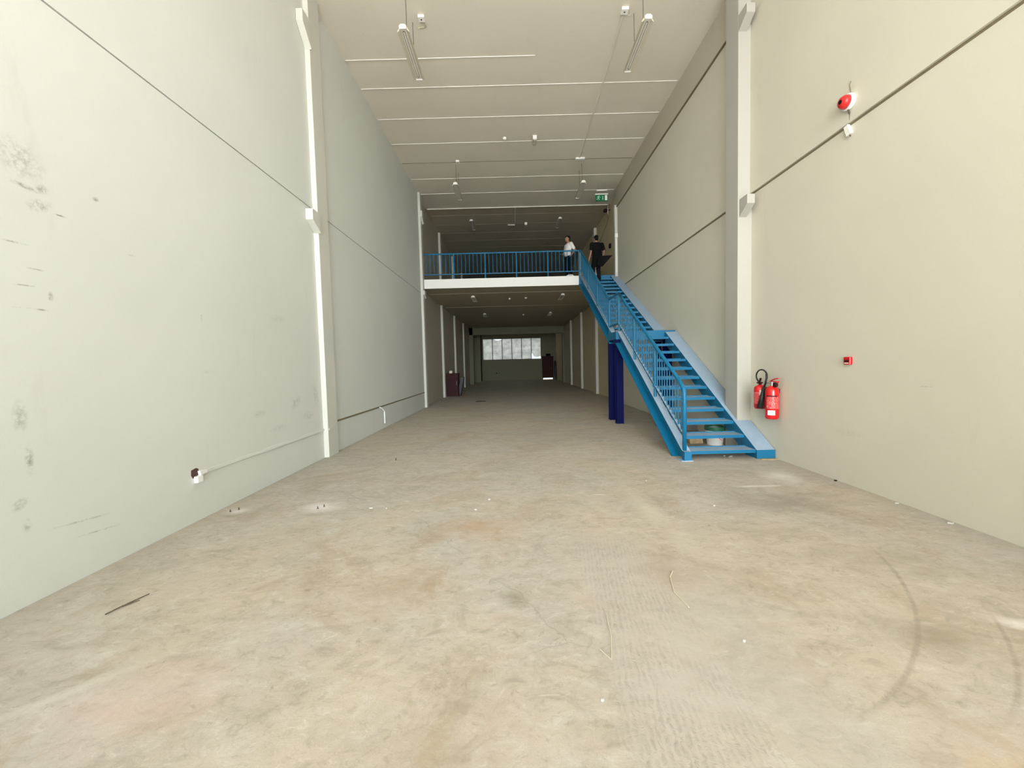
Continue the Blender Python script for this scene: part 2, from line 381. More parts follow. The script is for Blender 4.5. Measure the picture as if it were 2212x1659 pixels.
b = new(); box(b, XR-.062, XR-.03, 6.87, 14.6, 6.985, ZC); struct('trim_3', b, M_band)        # edge beam under the ceiling
b = new(); box(b, XR-.064, XR-.03, 6.87, 14.6, 6.965, 6.986); struct('trim_4', b, M_seal)  # shadow under the edge beam, drawn as a dark strip
# front wall with the wide open loading door behind the camera, back walls
b = new(); box(b, XL, XR, YF-.2, YF, 6.9, ZC); box(b, XL-.35, XL+.1, YF-.2, YF, 0, ZC); box(b, XR-.1, XR+.35, YF-.2, YF, 0, ZC)
struct('wall_front', b, M_wall)
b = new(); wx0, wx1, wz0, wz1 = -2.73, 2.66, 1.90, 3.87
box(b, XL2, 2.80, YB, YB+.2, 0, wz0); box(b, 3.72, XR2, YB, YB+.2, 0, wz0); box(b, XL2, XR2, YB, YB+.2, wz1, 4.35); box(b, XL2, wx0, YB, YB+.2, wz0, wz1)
box(b, wx1, XR2, YB, YB+.2, 2.06, wz1); box(b, wx1, 2.80, YB, YB+.2, wz0, 2.06); box(b, 3.72, XR2, YB, YB+.2, wz0, 2.06); struct('wall_back', b, M_backshade)
b = new(); box(b, XL2-.3, XR2+.3, 31.2, 31.4, 4.6, ZC); struct('wall_upper_back', b, M_dkupper)
# pillars along both side walls
def pillar(x0, x1, y0, y1, z0=0, z1=ZC, mat=None):
    b = new(); box(b, x0, x1, y0, y1, z0, z1); o = struct('pillar', b, mat or M_pillar, bevel=.008); return o
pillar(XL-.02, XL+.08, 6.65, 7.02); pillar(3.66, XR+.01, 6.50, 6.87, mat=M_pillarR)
pillar(XL-.09, XL+.085, 14.36, 14.60); pillar(3.755, XR2, 14.44, 14.62, 0, 7.05)
for y in (18.7, 22.75, 26.8):
    for z0, z1 in ((0, 4.31), (4.62, ZC)):
        pillar(XL2-.02, XL2+.10, y, y+.3, z0, z1); pillar(XR2-.12, XR2+.02, y-.1, y+.2, z0, z1)
# portal frame deep inside
b = new(); box(b, XL2, -3.0, 30.6, 31.0, 0, 4.31); struct('pillar', b, M_backshade)
b = new(); box(b, XR2-.14, XR2, 30.6, 31.0, 0, 3.78); struct('pillar', b, M_backshade)
b = new(); box(b, XL2+.02, XR2, 30.6, 31.0, 3.78, 4.31); struct('trim_5', b, M_backshade)
b = new(); box(b, XL2, -2.72, 34.0, 34.3, 0, 4.31); struct('pillar', b, M_backshade)
# corbels on the front pillars
def corbel(x0, x1, yf, yb, zt, zf, zb, mat=None):
    b = new(); prism_x(b, [(yb, zt), (yf, zt), (yf, zf), (yb, zb)], x0, x1)
    return struct('corbel', b, mat or M_pillar, bevel=.004)
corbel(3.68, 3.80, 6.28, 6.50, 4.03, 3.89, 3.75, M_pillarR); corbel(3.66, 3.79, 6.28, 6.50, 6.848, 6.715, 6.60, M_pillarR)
corbel(XL+.005, -3.09, 6.40, 6.65, 4.03, 3.86, 3.72); corbel(XL+.005, -3.10, 6.40, 6.65, 7.05, 6.87, 6.62)
for y, x0, x1 in ((14.36, XL+.085, XL+.14), ):
    corbel(x0, x1, y, y+.24, 7.0, 6.8, 6.6); corbel(x0, x1, y, y+.24, 4.2, 4.05, 3.95)
# ceiling plank joints (raised ridges, their lit lips put into pale paint)
k = 6
for y in (9.09, 10.19, 11.31, 13.40, 14.55, 16.66, 17.75, 18.85, 20.0, 21.2, 22.4):
    b = new(); box(b, XL+.02, XR-.10, y, y+.014, ZC-(.010 if y < 15 else .004), ZC+.01); struct('trim_%d' % k, b, M_slab if y < 15 else M_joint); k += 1
b = new(); box(b, XL+.02, .6, 8.26, 8.275, ZC-.010, ZC+.01); struct('trim_%d' % k, b, M_slab); k += 1
b = new(); box(b, XL+.02, XR-.10, 12.36, 12.375, ZC-.006, ZC+.01); struct('trim_%d' % k, b, M_seal); k += 1
# mezzanine slab
ZS0, ZS1 = 4.31, 4.62
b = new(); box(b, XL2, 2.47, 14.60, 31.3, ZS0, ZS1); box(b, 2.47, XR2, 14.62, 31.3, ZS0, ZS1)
o = struct('floor_mezzanine', b, M_ceil2, topmat=M_dkupper)
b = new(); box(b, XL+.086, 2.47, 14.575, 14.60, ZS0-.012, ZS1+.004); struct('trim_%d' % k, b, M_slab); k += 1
for y in (15.8, 19.5):
    b = new(); box(b, XL2+.1, XR2-.1, y, y+.02, ZS0-.008, ZS0+.01); struct('trim_%d' % k, b, M_joint); k += 1
b = new(); box(b, XL2, XR2, 31.3, YB+.2, ZS0+.02, ZS1); struct('ceiling_back', b, M_ceil)
# ---- back window: six frosted panes between steel bars, one broken
gl = NT('frosted_glass'); gl.t.nodes.remove(gl.b)
tr = gl.n('ShaderNodeBsdfTranslucent'); gg = gl.mix(gl.ramp(gl.noise(1.6, 5, .6, gl.mapping(scale=(1,1,1.6))), .35, .65), (.62,.62,.60,1), (.84,.83,.79,1))
gl.l(gg, tr.inputs[0]); gl.l(tr.outputs[0], gl.out.inputs[0])
win = new(); box(win, wx0, wx1, YB+.02, YB+.10, wz0, wz0+.035); box(win, wx0, wx1, YB+.02, YB+.10, wz1-.035, wz1)
pw = (wx1-wx0)/6
for i in range(7):
    x = wx0 + i*pw; w = .022
    box(win, max(wx0, x-w), min(wx1, x+w), YB+.02, YB+.10, wz0+.035, wz1-.035)
winf = struct('window_1', win, plain('dark_window_steel', (.05,.045,.035,1), .5))
for i in range(6):
    x0, x1 = wx0+i*pw+.022, wx0+(i+1)*pw-.022; z0, z1 = wz0+.035, wz1-.035
    b = new(); poly = [(x0,z0),(x1,z0),(x1,z1),(x0,z1)]
    if i == 5: poly = [(x0,z0+.52),(x0+.10,z0+.50),(x0+.20,z0+.26),(x0+.40,z0+.17),(x1,z0+.24),(x1,z1),(x0,z1)]
    if i == 1: poly = [(x0,z0),(x1,z0),(x1,z1-.05),(x0+.55,z1-.16),(x0+.30,z1-.13),(x0+.08,z1),(x0,z1)]
    prism_y(b, poly, YB+.055, YB+.061); obj('pane', b, gl.m, winf, label=('frosted pane with a broken lower corner' if i == 5 else None))
# ---- back door on the right with daylight under it
b = new(); box(b, 2.80, 3.72, YB-.09, YB-.02, .14, 2.06); d = struct('door_1', b, M_maroon)
b = new(); tube(b, [(3.62,YB-.13,1.02),(3.52,YB-.13,1.02)], .012); tube(b, [(3.62,YB-.13,1.02),(3.62,YB-.09,1.02)], .012); obj('door_handle', b, M_steel, d)
for x in (2.74, 3.72):
    b = new(); box(b, x, x+.06, YB-.10, YB, 0, 2.12); obj('door_frame', b, M_maroon, d)
b = new(); box(b, 2.74, 3.78, YB-.10, YB, 2.06, 2.14); obj('door_frame', b, M_maroon, d)
# ---- yard outside the open front door
yd = NT('sunlit_yard'); yd.b.inputs['Roughness'].default_value = .9
yd.l(yd.mix(yd.ramp(yd.noise(.8,4,.6), .3,.7), (.44,.44,.43,1), (.50,.50,.49,1)), yd.b.inputs['Base Color'])
b = new(); box(b, -30, 30, -45, YF-.2, -.30, -.02); o = struct('floor_yard', b, yd.m)

# ------------------------------------------------------------------ staircase
st = thing('staircase', 'blue steel staircase with open treads and a mid landing, along the right wall', 'staircase', (3.2, 5.9, 0))
XI0, XI1 = 2.61, 3.61
Y1, Z1, G, R = 5.90, .13, .30, .17333
YL0, YL1, ZL = 9.50, 10.40, 2.21
Y2, G2, RU = 10.40, .323, .17214
lowz = lambda y: Z1 + (y-Y1)*R/G
upz = lambda y: ZL + RU + (y-Y2)*RU/G2
def sloped(bm, fz, x0, x1, off, th, ya, yb, clip0=True):
    s = (fz(1)-fz(0)); zt = lambda y: fz(y)-off; zb = lambda y: fz(y)-off-th; p = []
    yt, ybb = ya, ya
    if clip0:
        if zb(ya) < 0: ybb = ya - zb(ya)/s
        if zt(ya) < 0: yt = ya - zt(ya)/s
        p = [(yt, max(0, zt(yt)))] + ([(ya, 0)] if zt(ya) > 0 and zb(ya) < 0 else []) + [(ybb, max(0, zb(ybb)))]
    else: p = [(ya, zt(ya)), (ya, zb(ya))]
    p += [(yb, zb(yb)), (yb, zt(yb))]
    prism_x(bm, p, x0, x1)
def stringer_left(fz, ya, yb, clip):
    b = new(); sloped(b, fz, 2.505, 2.62, -.012, .014, ya, yb, clip); obj('top_flange', b, M_bluetop, st, label='dusty pale top flange')
    b = new(); sloped(b, fz, 2.575, 2.587, .002, .27, ya, yb, clip)
    sloped(b, fz, 2.455, 2.62, .272, .014, ya, yb, clip); obj('stringer', b, M_blue, st)
def stringer_right(fz, ya, yb, clip, notches):
    b = new(); ys = [ya] + [v for n in notches for v in n[:2]] + [yb]
    for i in range(len(ys)-1):
        xo = 3.872
        if i % 2 == 1: xo = notches[i//2][2]
        sloped(b, fz, 3.60, xo, -.012, .016, ys[i], ys[i+1], clip and i == 0)
        sloped(b, fz, 3.60, xo, .262, .016, ys[i], ys[i+1], clip and ys[i] < Y1+1 and fz(ys[i])-.28 < 0)
    sloped(b, fz, 3.60, 3.612, .004, .258, ya, yb, clip)
    if clip: box(b, 3.60, 3.872, ya-.012, ya, 0, fz(ya)+.012)
    obj('stringer', b, M_blue, st, topmat=M_bluetop)
stringer_left(lowz, Y1, YL0, True); stringer_right(lowz, Y1-.02, YL0-.1, True, [(6.49, 6.88, 3.657)])
stringer_left(upz, Y2-.28, 14.55, False); stringer_right(upz, Y2-.25, 14.58, False, [(14.43, 14.58, 3.745)])
b = new(); box(b, 2.50, 2.605, Y1-.09, Y1+.0, .012, .142); obj('foot_block', b, M_blue, st, topmat=M_bluetop)
b = new(); box(b, 2.45, 2.625, Y1-.10, Y1+.06, 0, .012); obj('base_plate', b, M_bluetop, st)
def tread(y, z, dep):
    b = new(); box(b, XI0-.02, XI1, y, y+dep, z-.006, z); box(b, XI0-.02, XI1, y, y+.006, z-.048, z-.006)
    box(b, XI0-.02, XI1, y+dep-.006, y+dep, z-.045, z+.014)
    obj('tread', b, M_blue, st, topmat=M_bluetop)
for i in range(12): tread(Y1+i*G, Z1+i*R, .27)
for j in range(13): tread(Y2+j*G2, ZL+(j+1)*RU, .30)
b = new(); box(b, 2.47, 3.872, YL0+.012, YL1, ZL-.008, ZL); obj('landing_plate', b, M_blue, st, topmat=M_bluetop)
b = new(); box(b, 2.47, 3.872, YL0, YL0+.012, ZL-.19, ZL); obj('landing_fascia', b, M_blue, st)
b = new(); box(b, 2.47, 2.482, YL0+.012, YL1, ZL-.17, ZL-.008); box(b, 2.47, 2.53, YL0+.012, YL1, ZL-.182, ZL-.17); obj('landing_beam', b, M_blue, st)
b = new(); box(b, 2.482, 3.872, YL1-.012, YL1, ZL-.17, ZL-.008); obj('landing_beam', b, M_blue, st)
for x in (2.56, 3.72):
    for y in (9.60, 10.27):
        b = new(); zt = ZL-.19; w = .082
        box(b, x-w, x+w, y-w, y-w+.012, .012, zt); box(b, x-w, x+w, y+w-.012, y+w, .012, zt); box(b, x-.006, x+.006, y-w+.012, y+w-.012, .012, zt)
        box(b, x-w-.01, x+w+.01, y-w-.01, y+w+.01, 0, .012)
        obj('column', b, M_navy, st, label='dark navy steel column')
b = new(); box(b, 2.47, 3.755, 14.55, 14.575, ZS1-.30, ZS1); obj('top_fascia', b, M_blue, st)
# stair guard rail
XP = 2.545
def post(parent, x, y, z0, z1, r=.026, mat=None):
    b = new(); tube(b, [(x, y, z0), (x, y, z1)], r, 12); return obj('post', b, M_blue, parent, smooth=False)
def bars(parent, p0, p1, n, lo, hi, r=.0105):
    for i in range(1, n+1):
        t = i/(n+1); x = p0[0]+(p1[0]-p0[0])*t; y = p0[1]+(p1[1]-p0[1])*t; zl = lo[0]+(lo[1]-lo[0])*t; zh = hi[0]+(hi[1]-hi[0])*t
        b = new(); tube(b, [(x, y, zl), (x, y, zh)], r, 8); obj('baluster', b, M_blue, parent)
hz_low = lambda y: 1.10 + (y-5.95)*(3.11-1.10)/(9.50-5.95)
bz_low = lambda y: .385 + (y-5.95)*(2.40-.385)/(9.50-5.95)
hz_up = lambda y: 3.11 + (y-10.42)*(5.54-3.11)/(14.60-10.42)
bz_up = lambda y: 2.40 + (y-10.42)*(4.82-2.40)/(14.60-10.42)
b = new(); pts = [(XP, 5.915, .142), (XP, 5.915, .98), (XP, 5.92, 1.03), (XP, 5.94, 1.07), (XP, 5.98, 1.10)] + [(XP, y, hz_low(y)) for y in (6.1, 7.0, 8.0, 9.0, 9.5)]
tube(b, pts, .030, 14); rail = obj('handrail', b, M_blue, st, smooth=True)
b = new(); ell(b, (XP, 9.5, 3.125), (.036,.036,.036), 14); obj('handrail_knob', b, M_blue, rail, smooth=True)
b = new(); tube(b, [(XP, 9.5, 3.11), (XP, 10.42, 3.11)], .026, 12); obj('handrail', b, M_blue, st)
b = new(); tube(b, [(XP, 10.42, 3.11), (XP, 14.60, 5.54)], .028, 12); obj('handrail', b, M_blue, st)
def flat(parent, p0, p1, w=.02, h=.016):
    b = new(); x = p0[0]
    prism_x(b, [(p0[1], p0[2]-h), (p0[1], p0[2]+h), (p1[1], p1[2]+h), (p1[1], p1[2]-h)], x-w, x+w); obj('bottom_rail', b, M_blue, parent, topmat=M_bluetop)
flat(st, (XP, 5.94, bz_low(5.94)), (XP, 9.5, 2.40)); flat(st, (XP, 9.5, 2.40), (XP, 10.42, 2.40)); flat(st, (XP, 10.42, 2.40), (XP, 14.6, 4.82))
ps = [5.915, 7.13, 8.31, 9.50]
for y in ps[1:]: post(st, XP, y, lowz(y)+.012 if y < 9.4 else ZL, hz_low(y)-.01)
b = new(); lathe(b, [(.026,-.03),(.042,-.03),(.042,.03),(.026,.03)], (XP, 7.13, bz_low(7.13)), 14); obj('post_collar', b, M_blue, st)
for a, c in zip(ps, ps[1:]): bars(st, (XP, a), (XP, c), 10, (bz_low(a), bz_low(c)), (hz_low(a), hz_low(c)))
post(st, XP, 10.42, ZL, 3.11); bars(st, (XP, 9.5), (XP, 10.42), 6, (2.40, 2.40), (3.11, 3.11))
pu = [10.42, 11.82, 13.22, 14.60]
for y in pu[1:3]: post(st, XP, y, upz(y)+.012, hz_up(y))
for a, c in zip(pu, pu[1:]): bars(st, (XP, a), (XP, c), 12, (bz_up(a), bz_up(c)), (hz_up(a), hz_up(c)))
# mezzanine guard rail
gr = thing('guard_railing', 'blue steel guard railing along the edge of the mezzanine', 'railing', (-.3, 14.65, ZS1))
YR = 14.66
b = new(); tube(b, [(-3.20, YR, 5.54), (2.50, YR, 5.54)], .027, 12); obj('handrail', b, M_blue, gr)
b = new(); box(b, -3.20, 2.50, YR-.02, YR+.02, 4.79, 4.82); obj('bottom_rail', b, M_blue, gr)
px = [-3.19, -2.05, -.91, .23, 1.37, 2.50]
for i, x in enumerate(px):
    b = new(); tube(b, [(x, YR, (ZS1 if i else 4.70)), (x, YR, 5.54)], .026 if i else .02, 12); obj('post', b, M_blue, gr)
for a, c in zip(px, px[1:]): bars(gr, (a, YR), (c, YR), 7, (4.80, 4.80), (5.54, 5.54))

# ------------------------------------------------------------------ ceiling lights
def batten(x, y, z, hang, label, zc=ZC):
    t = thing('batten_light', label, 'light', (x, y, z), 'unlit fluorescent battens'); L = 1.15
    b = new(); prism_y(b, [(x-.045, z), (x+.045, z), (x+.055, z+.055), (x-.055, z+.055)], y, y+L); hs_ = obj('housing', b, M_white, t, bevel=.004)
    for s in (-1, 1):
        b = new(); xs = x+s*.058
        p = [(x+s*.046, z+.012), (x+s*.095, z-.030), (x+s*.099, z-.024), (x+s*.056, z+.056)]
        prism_y(b, p if s > 0 else p[::-1], y+.03, y+L-.02); obj('reflector', b, M_refl, t)
        b = new(); tube(b, [(x+s*.02, y+.06, z-.004), (x+s*.02, y+L-.06, z-.004)], .004, 6); obj('ridge', b, M_seal, hs_)
    for yy in (y-.012, y+L-.001):
        b = new(); prism_y(b, [(x-.055, z-.01), (x+.055, z-.01), (x+.06, z+.035), (x+.03, z+.062), (x-.03, z+.062), (x-.06, z+.035)], yy, yy+.013); obj('end_cap', b, M_plastic, t)
    for yy in (y+.06, y+L-.06):
        b = new(); lathe(b, [(.008,-.006),(.009,0)], (x, yy, z-.0), 10); obj('screw', b, M_black, hs_)
    if hang:
        for yy in (y+.26, y+.74):
            b = new(); n = int((zc-z-.055)/.05); zz = z+.055
            tube(b, [(x, yy, zz), (x+.004, yy, (zz+zc)/2), (x, yy, zc)], .0045, 6); obj('chain', b, M_chain, t)
    return t
batten(-1.635, 6.69, 6.94, True, 'unlit white batten light hanging on two chains near the left front of the ceiling')
batten(2.30, 6.63, 6.94, True, 'unlit white batten light hanging on two chains near the right front of the ceiling')
batten(-1.59, 12.26, 6.94, True, 'small hanging batten light left of centre, above the mezzanine railing')
batten(2.285, 12.36, 6.94, True, 'small hanging batten light left of the green exit sign')
batten(-1.595, 17.14, ZC-.058, False, 'dark batten light fixed to the ceiling over the left of the mezzanine')
batten(2.16, 17.14, ZC-.058, False, 'dark batten light fixed to the ceiling over the right of the mezzanine')
batten(-1.54, 16.34, ZS0-.058, False, 'batten light fixed under the mezzanine slab, front left', ZS0)
batten(2.115, 16.34, ZS0-.058, False, 'batten light fixed under the mezzanine slab, front right beside the stairs', ZS0)
batten(-1.46, 21.95, ZS0-.058, False, 'dim batten light under the mezzanine slab, far left', ZS0)
batten(2.15, 22.08, ZS0-.058, False, 'dim batten light under the mezzanine slab, far right', ZS0)
def jbox(x, y, z, s, label, mat=None, h=.05):
    t = thing('junction_box', label, 'junction box', (x, y, z-h))
    b = new(); box(b, x-s, x+s, y-s, y+s, z-h, z); bd_ = obj('body', b, mat or M_plastic, t, bevel=.006)
    b = new(); lathe(b, [(.012,-.004),(.012,0)], (x, y, z-h), 12); obj('cable_gland', b, M_black, bd_)
    return t
jbox(-1.454, 7.32, ZC, .055, 'white ceiling junction box beside the large left batten light')
jbox(2.11, 7.28, ZC, .06, 'white ceiling junction box beside the large right batten light')
jbox(-1.50, 12.30, ZC, .055, 'small white ceiling box behind the chains of the left middle batten light')
b = new(); box(b, 2.05, 2.32, 12.26, 12.36, ZC-.05, ZC); tag(obj('junction_box', b, M_plastic, bevel=.005), 'wide white ceiling box above the batten light next to the exit sign', 'junction box')
b = new(); tube(b, [(2.11, 7.34, ZC-.014), (2.14, 9.0, ZC-.014), (2.16, 12.26, ZC-.014)], .016, 8)
tag(obj('conduit', b, M_ceil), 'long painted conduit running along the ceiling between two junction boxes', 'conduit')
b = new(); tube(b, [(-1.42, 7.38, ZC-.01), (-1.40, 7.46, ZC-.03), (-1.45, 7.53, ZC-.01), (-1.53, 7.53, ZC-.01), (-1.56, 7.52, ZC-.03)], .008, 6)
tag(obj('cable', b, M_refl), 'short loop of cable curling from the box of the left front light', 'cable')
b = new(); tube(b, [(2.16, 7.33, ZC-.02), (2.21, 7.36, ZC-.05), (2.25, 7.36, ZC-.01)], .007, 6)
tag(obj('cable', b, M_refl), 'short cable from the box of the right front light to its chain', 'cable')
# smoke detectors
def detector(x, y, z, label, rr=.05):
    t = thing('smoke_detector', label, 'smoke detector', (x, y, z-.06))
    b = new(); lathe(b, [(rr,-.018),(rr,0)], (x, y, z), 20); obj('base', b, M_plastic, t)
    b = new(); lathe(b, [(rr*.55,-.058),(rr*.75,-.05),(rr*.92,-.02),(rr*.92,-.018)], (x, y, z), 20); obj('sensor_head', b, M_plastic, t)
detector(-.066, 11.14, ZC, 'small round smoke detector at the middle of the front ceiling', .055)
detector(.63, 17.09, ZS0, 'white smoke detector in the middle under the mezzanine slab', .055)
detector(-.06, 17.2, ZS0, 'faint smaller smoke detector left of the middle one under the mezzanine', .04)
detector(.69, 22.85, ZS0, 'far small smoke detector deep under the mezzanine', .05)
def fanbox(x, y, z, label):
    t = thing('alarm_unit', label, 'alarm unit', (x, y, z-.13))
    b = new(); box(b, x-.055, x+.055, y, y+.02, z-.10, z); obj('bracket', b, M_plastic, t, bevel=.004)
    b = new(); prism_y(b, [(x+.055*math.cos(a), z-.065+.055*math.sin(a)) for a in [i*math.pi/8 for i in range(16)]], y+.02, y+.30); obj('body', b, M_refl, t)
fanbox(.75, 11.05, ZC, 'box shaped detector unit on the front ceiling, right of the small round detector')
fanbox(.73, 17.65, ZC, 'dark unit with white front on the ceiling above the mezzanine')
# conduits over the mezzanine
b = new(); tube(b, [(XL+.02, 15.86, ZC-.03), (3.86, 15.86, ZC-.03), (3.86, 15.86, 7.25)], .02, 8)
tag(obj('conduit', b, M_white), 'white conduit crossing the ceiling at the mezzanine and dropping at its right end', 'conduit')
b = new(); tube(b, [(.25, 15.93, ZC-.03), (.26, 17.85, ZC-.03), (-.06, 17.85, ZC-.03)], .018, 8)
tag(obj('conduit', b, M_white), 'short L-shaped conduit branching off the long ceiling conduit', 'conduit')
t = thing('alarm_bell', 'small dark alarm bell beside the dropped conduit above the mezzanine', 'alarm', (3.81, 16.05, 7.40))
b = new(); lathe(b, [(.07,-.06),(.085,0),(.06,.05)], (3.81, 16.05, 7.46), 16); obj('dome', b, M_maroon, t)
b = new(); box(b, 3.86, 4.0, 16.03, 16.06, 7.46, 7.48); obj('mount', b, M_maroon, t)
b = new(); tube(b, [(3.86, 15.88, 7.24), (3.95, 16.1, 7.17), (3.985, 17.6, 6.85), (3.985, 18.4, 6.7)], .009, 6)
tag(obj('cable', b, M_seal), 'thin cable sagging along the upper right wall behind the exit sign', 'cable')
def drop(name, x, y, z0, z1, boxz, label):
    t = thing(name, label, 'conduit', (x, y, z0)); b = new(); box(b, x-.02, x+.02, y-.025, y, z0, z1); obj('channel', b, M_plastic, t)
    b = new(); box(b, x-.055, x+.055, y-.05, y, boxz-.08, boxz+.06); obj('switch_box', b, M_plastic, t, bevel=.005)
drop('cable_channel', 3.80, 14.44, 4.66, 6.0, 5.98, 'white cable channel with box on the pillar at the stair head')
drop('cable_channel', 3.90, 18.60, 6.45, 7.60, 7.45-.9, 'short white cable channel and box on the pillar above the man in black')
t = thing('wall_socket', 'small dark fitting on the upper right wall beside the stair head', 'fitting', (3.95, 16.0, 6.1))
b = new(); box(b, 3.93, 4.0, 15.94, 16.06, 5.98, 6.15); obj('body', b, M_dark, t, bevel=.01)
# exit sign
t = thing('exit_sign', 'green and white emergency exit sign hanging below the ceiling', 'sign', (3.2, 14.0, 7.02))
b = new(); box(b, 2.98, 3.43, 13.99, 14.05, 7.235, 7.27); obj('housing', b, M_plastic, t, bevel=.004)
b = new(); box(b, 2.985, 3.425, 14.005, 14.03, 7.02, 7.235); panel = obj('panel', b, M_green, t)
b = new(); box(b, 3.04, 3.39, 13.98, 14.06, 7.36, 7.39); obj('ceiling_bracket', b, M_plastic, t)
for x in (3.10, 3.33):
    b = new(); tube(b, [(x, 14.02, 7.27), (x, 14.02, 7.36)], .005, 6); obj('hanger', b, M_steel, t)
    b = new(); tube(b, [(x, 14.02, 7.39), (x, 14.02, ZC)], .006, 6); obj('hanger', b, M_steel, t)
b = new(); box(b, 3.315, 3.395, 14.0, 14.005, 7.045, 7.215); obj('door_symbol', b, M_label, panel)
b = new(); y0, y1 = 14.0, 14.005
prism_y(b, [(3.232,7.19),(3.252,7.19),(3.252,7.10),(3.268,7.10),(3.242,7.055),(3.216,7.10),(3.232,7.10)], y0, y1); obj('arrow_symbol', b, M_mint, panel)
b = new()
def stroke(p, q, w):
    p, q = Vector(p), Vector(q); n = Vector((-(q-p).y, (q-p).x)).normalized()*w
    prism_y(b, [tuple(p+n), tuple(q+n), tuple(q-n), tuple(p-n)], y0, y1)
prism_y(b, [(3.118+.014*math.cos(a*math.pi/6), 7.198+.014*math.sin(a*math.pi/6)) for a in range(12)], y0, y1)
stroke((3.105,7.18),(3.085,7.125),.013); stroke((3.105,7.175),(3.135,7.145),.007); stroke((3.135,7.145),(3.158,7.155),.006)
stroke((3.10,7.178),(3.065,7.17),.007); stroke((3.065,7.17),(3.045,7.145),.006); stroke((3.085,7.13),(3.12,7.10),.009); stroke((3.12,7.10),(3.12,7.055),.008)
stroke((3.083,7.125),(3.065,7.085),.009); stroke((3.065,7.085),(3.03,7.075),.008)
obj('running_figure', b, M_mint, panel)

# ------------------------------------------------------------------ wall fittings
# sounder on the right wall
t = thing('fire_alarm_sounder', 'round red fire alarm sounder high on the right wall', 'alarm', (3.83, 4.61, 4.24))
c = (XR-.03, 4.61, 4.33)
b = new(); lathe(b, [(.075,0),(.085,-.012),(.085,-.04),(.06,-.05)][::-1], c, 28, 'x'); obj('back_plate', b, M_plastic, t, smooth=False)
b = new(); lathe(b, [(.03,-.115),(.05,-.11),(.066,-.085),(.072,-.05)], c, 28, 'x'); dome = obj('sounder_dome', b, M_redpl, t, smooth=True)
b = new(); lathe(b, [(.020,-.121),(.024,-.114)], c, 16, 'x'); obj('speaker_hole', b, M_dark, dome)
b = new(); tube(b, [(3.82,4.61,4.26),(3.855,4.62,4.20),(3.855,4.625,4.12)], .010, 8, r1=.005)
tag(obj('cable', b, M_twig), 'dark cable from the red sounder down to the wall joint', 'cable')
b = new(); tube(b, [(3.845,4.60,4.42),(3.845,4.62,4.52),(3.842,4.60,4.55)], .004, 6)
tag(obj('cable', b, M_seal), 'loose wire end sticking up above the red sounder', 'cable')
t = thing('cable_end_box', 'small white elbow box hanging under the wall joint below the red sounder', 'box', (3.86, 4.64, 3.98))
b = new(); prism_x(b, [(4.645,4.11),(4.70,4.10),(4.66,3.98),(4.60,3.99)], 3.845, 3.88); obj('cover', b, M_plastic, t, bevel=.004)
b = new(); tube(b, [(3.865,4.63,3.985),(3.865,4.62,3.965)], .006, 6); obj('wire_tail', b, M_twig, t)
# call point
t = thing('fire_call_point', 'small red fire call point on the right wall above the extinguishers', 'call point', (3.86, 4.6, 1.39))
b = new(); box(b, XR-.035, XR, 4.555, 4.645, 1.395, 1.485); obj('box', b, M_red, t, bevel=.008)
b = new(); box(b, XR-.038, XR-.035, 4.57, 4.63, 1.425, 1.450); obj('glass', b, M_maroon, t)
b = new(); box(b, XR-.038, XR-.035, 4.57, 4.63, 1.408, 1.418); obj('label_strip', b, M_label, t)
# extinguishers
lt = NT('printed_label'); bk = lt.n('ShaderNodeTexBrick'); lt.l(lt.mapping(scale=(60,60,60)), bk.inputs['Vector'])
nn = lt.noise(140, 2, .5, lt.mapping(scale=(.7,.7,2))); lt.l(lt.mix(lt.ramp(nn, .575, .63), (.62,.02,.02,1), (.80,.70,.68,1)), lt.b.inputs['Base Color']); lt.b.inputs['Roughness'].default_value = .4
def shell(cx, cy, r, a0, a1, z0, z1, n=10):
    b = new(); A0, A1 = math.radians(a0), math.radians(a1); o_, i_ = [], []
    for k_ in range(n+1):
        a = A0+(A1-A0)*k_/n; o_.append((cx+(r+.0018)*math.cos(a), cy+(r+.0018)*math.sin(a))); i_.append((cx+(r-.002)*math.cos(a), cy+(r-.002)*math.sin(a)))
    for k_ in range(n): prism_z(b, [o_[k_], o_[k_+1], i_[k_+1], i_[k_]], z0, z1)
    return b
cx, cy, r = 3.775, 5.80, .088
t = thing('fire_extinguisher', 'bright red powder extinguisher hung nearer the camera, right of the one with the black horn', 'fire extinguisher', (cx, cy, .60))
b = new(); lathe(b, [(.04,.60),(.075,.603),(r,.625),(r,1.0),(.082,1.035),(.062,1.065),(.035,1.085),(.022,1.09)], (cx, cy, 0), 32); cyl = obj('cylinder', b, M_red, t, smooth=True)
b = new(); lathe(b, [(.02,1.085),(.02,1.13),(.026,1.135),(.026,1.15)], (cx, cy, 0), 16); obj('valve', b, M_steel, t)
b = new(); prism_y(b, [(cx-.02,1.145),(cx+.02,1.145),(cx+.02,1.16),(cx-.02,1.16)], cy-.12, cy+.03); tube(b, [(cx,cy-.12,1.15),(cx,cy-.13,1.14)], .01, 6); obj('carry_handle', b, M_red, t)
b = new(); tube(b, [(cx,cy+.02,1.165),(cx,cy-.04,1.185),(cx,cy-.13,1.20)], .009, 8); obj('lever', b, M_red, t)
b = new(); lathe(b, [(.03,-.02),(.036,0),(.03,.02)], (cx, cy-.07, 1.105), 16, 'x'); obj('hose_reel', b, M_maroon, t)
b = new(); tube(b, [(cx,cy+.02,1.12),(cx-.02,cy+.09,1.125),(cx-.02,cy+.13,1.14)], .006, 8); obj('hose_bracket', b, M_steel, t)
obj('label', shell(cx, cy, r, 190, 300, .76, .93), lt.m, cyl); obj('white_sticker', shell(cx, cy, r, 200, 262, .665, .735), M_label, cyl)
obj('label_band', shell(cx, cy, r, 185, 280, .935, .95), M_maroon, cyl)
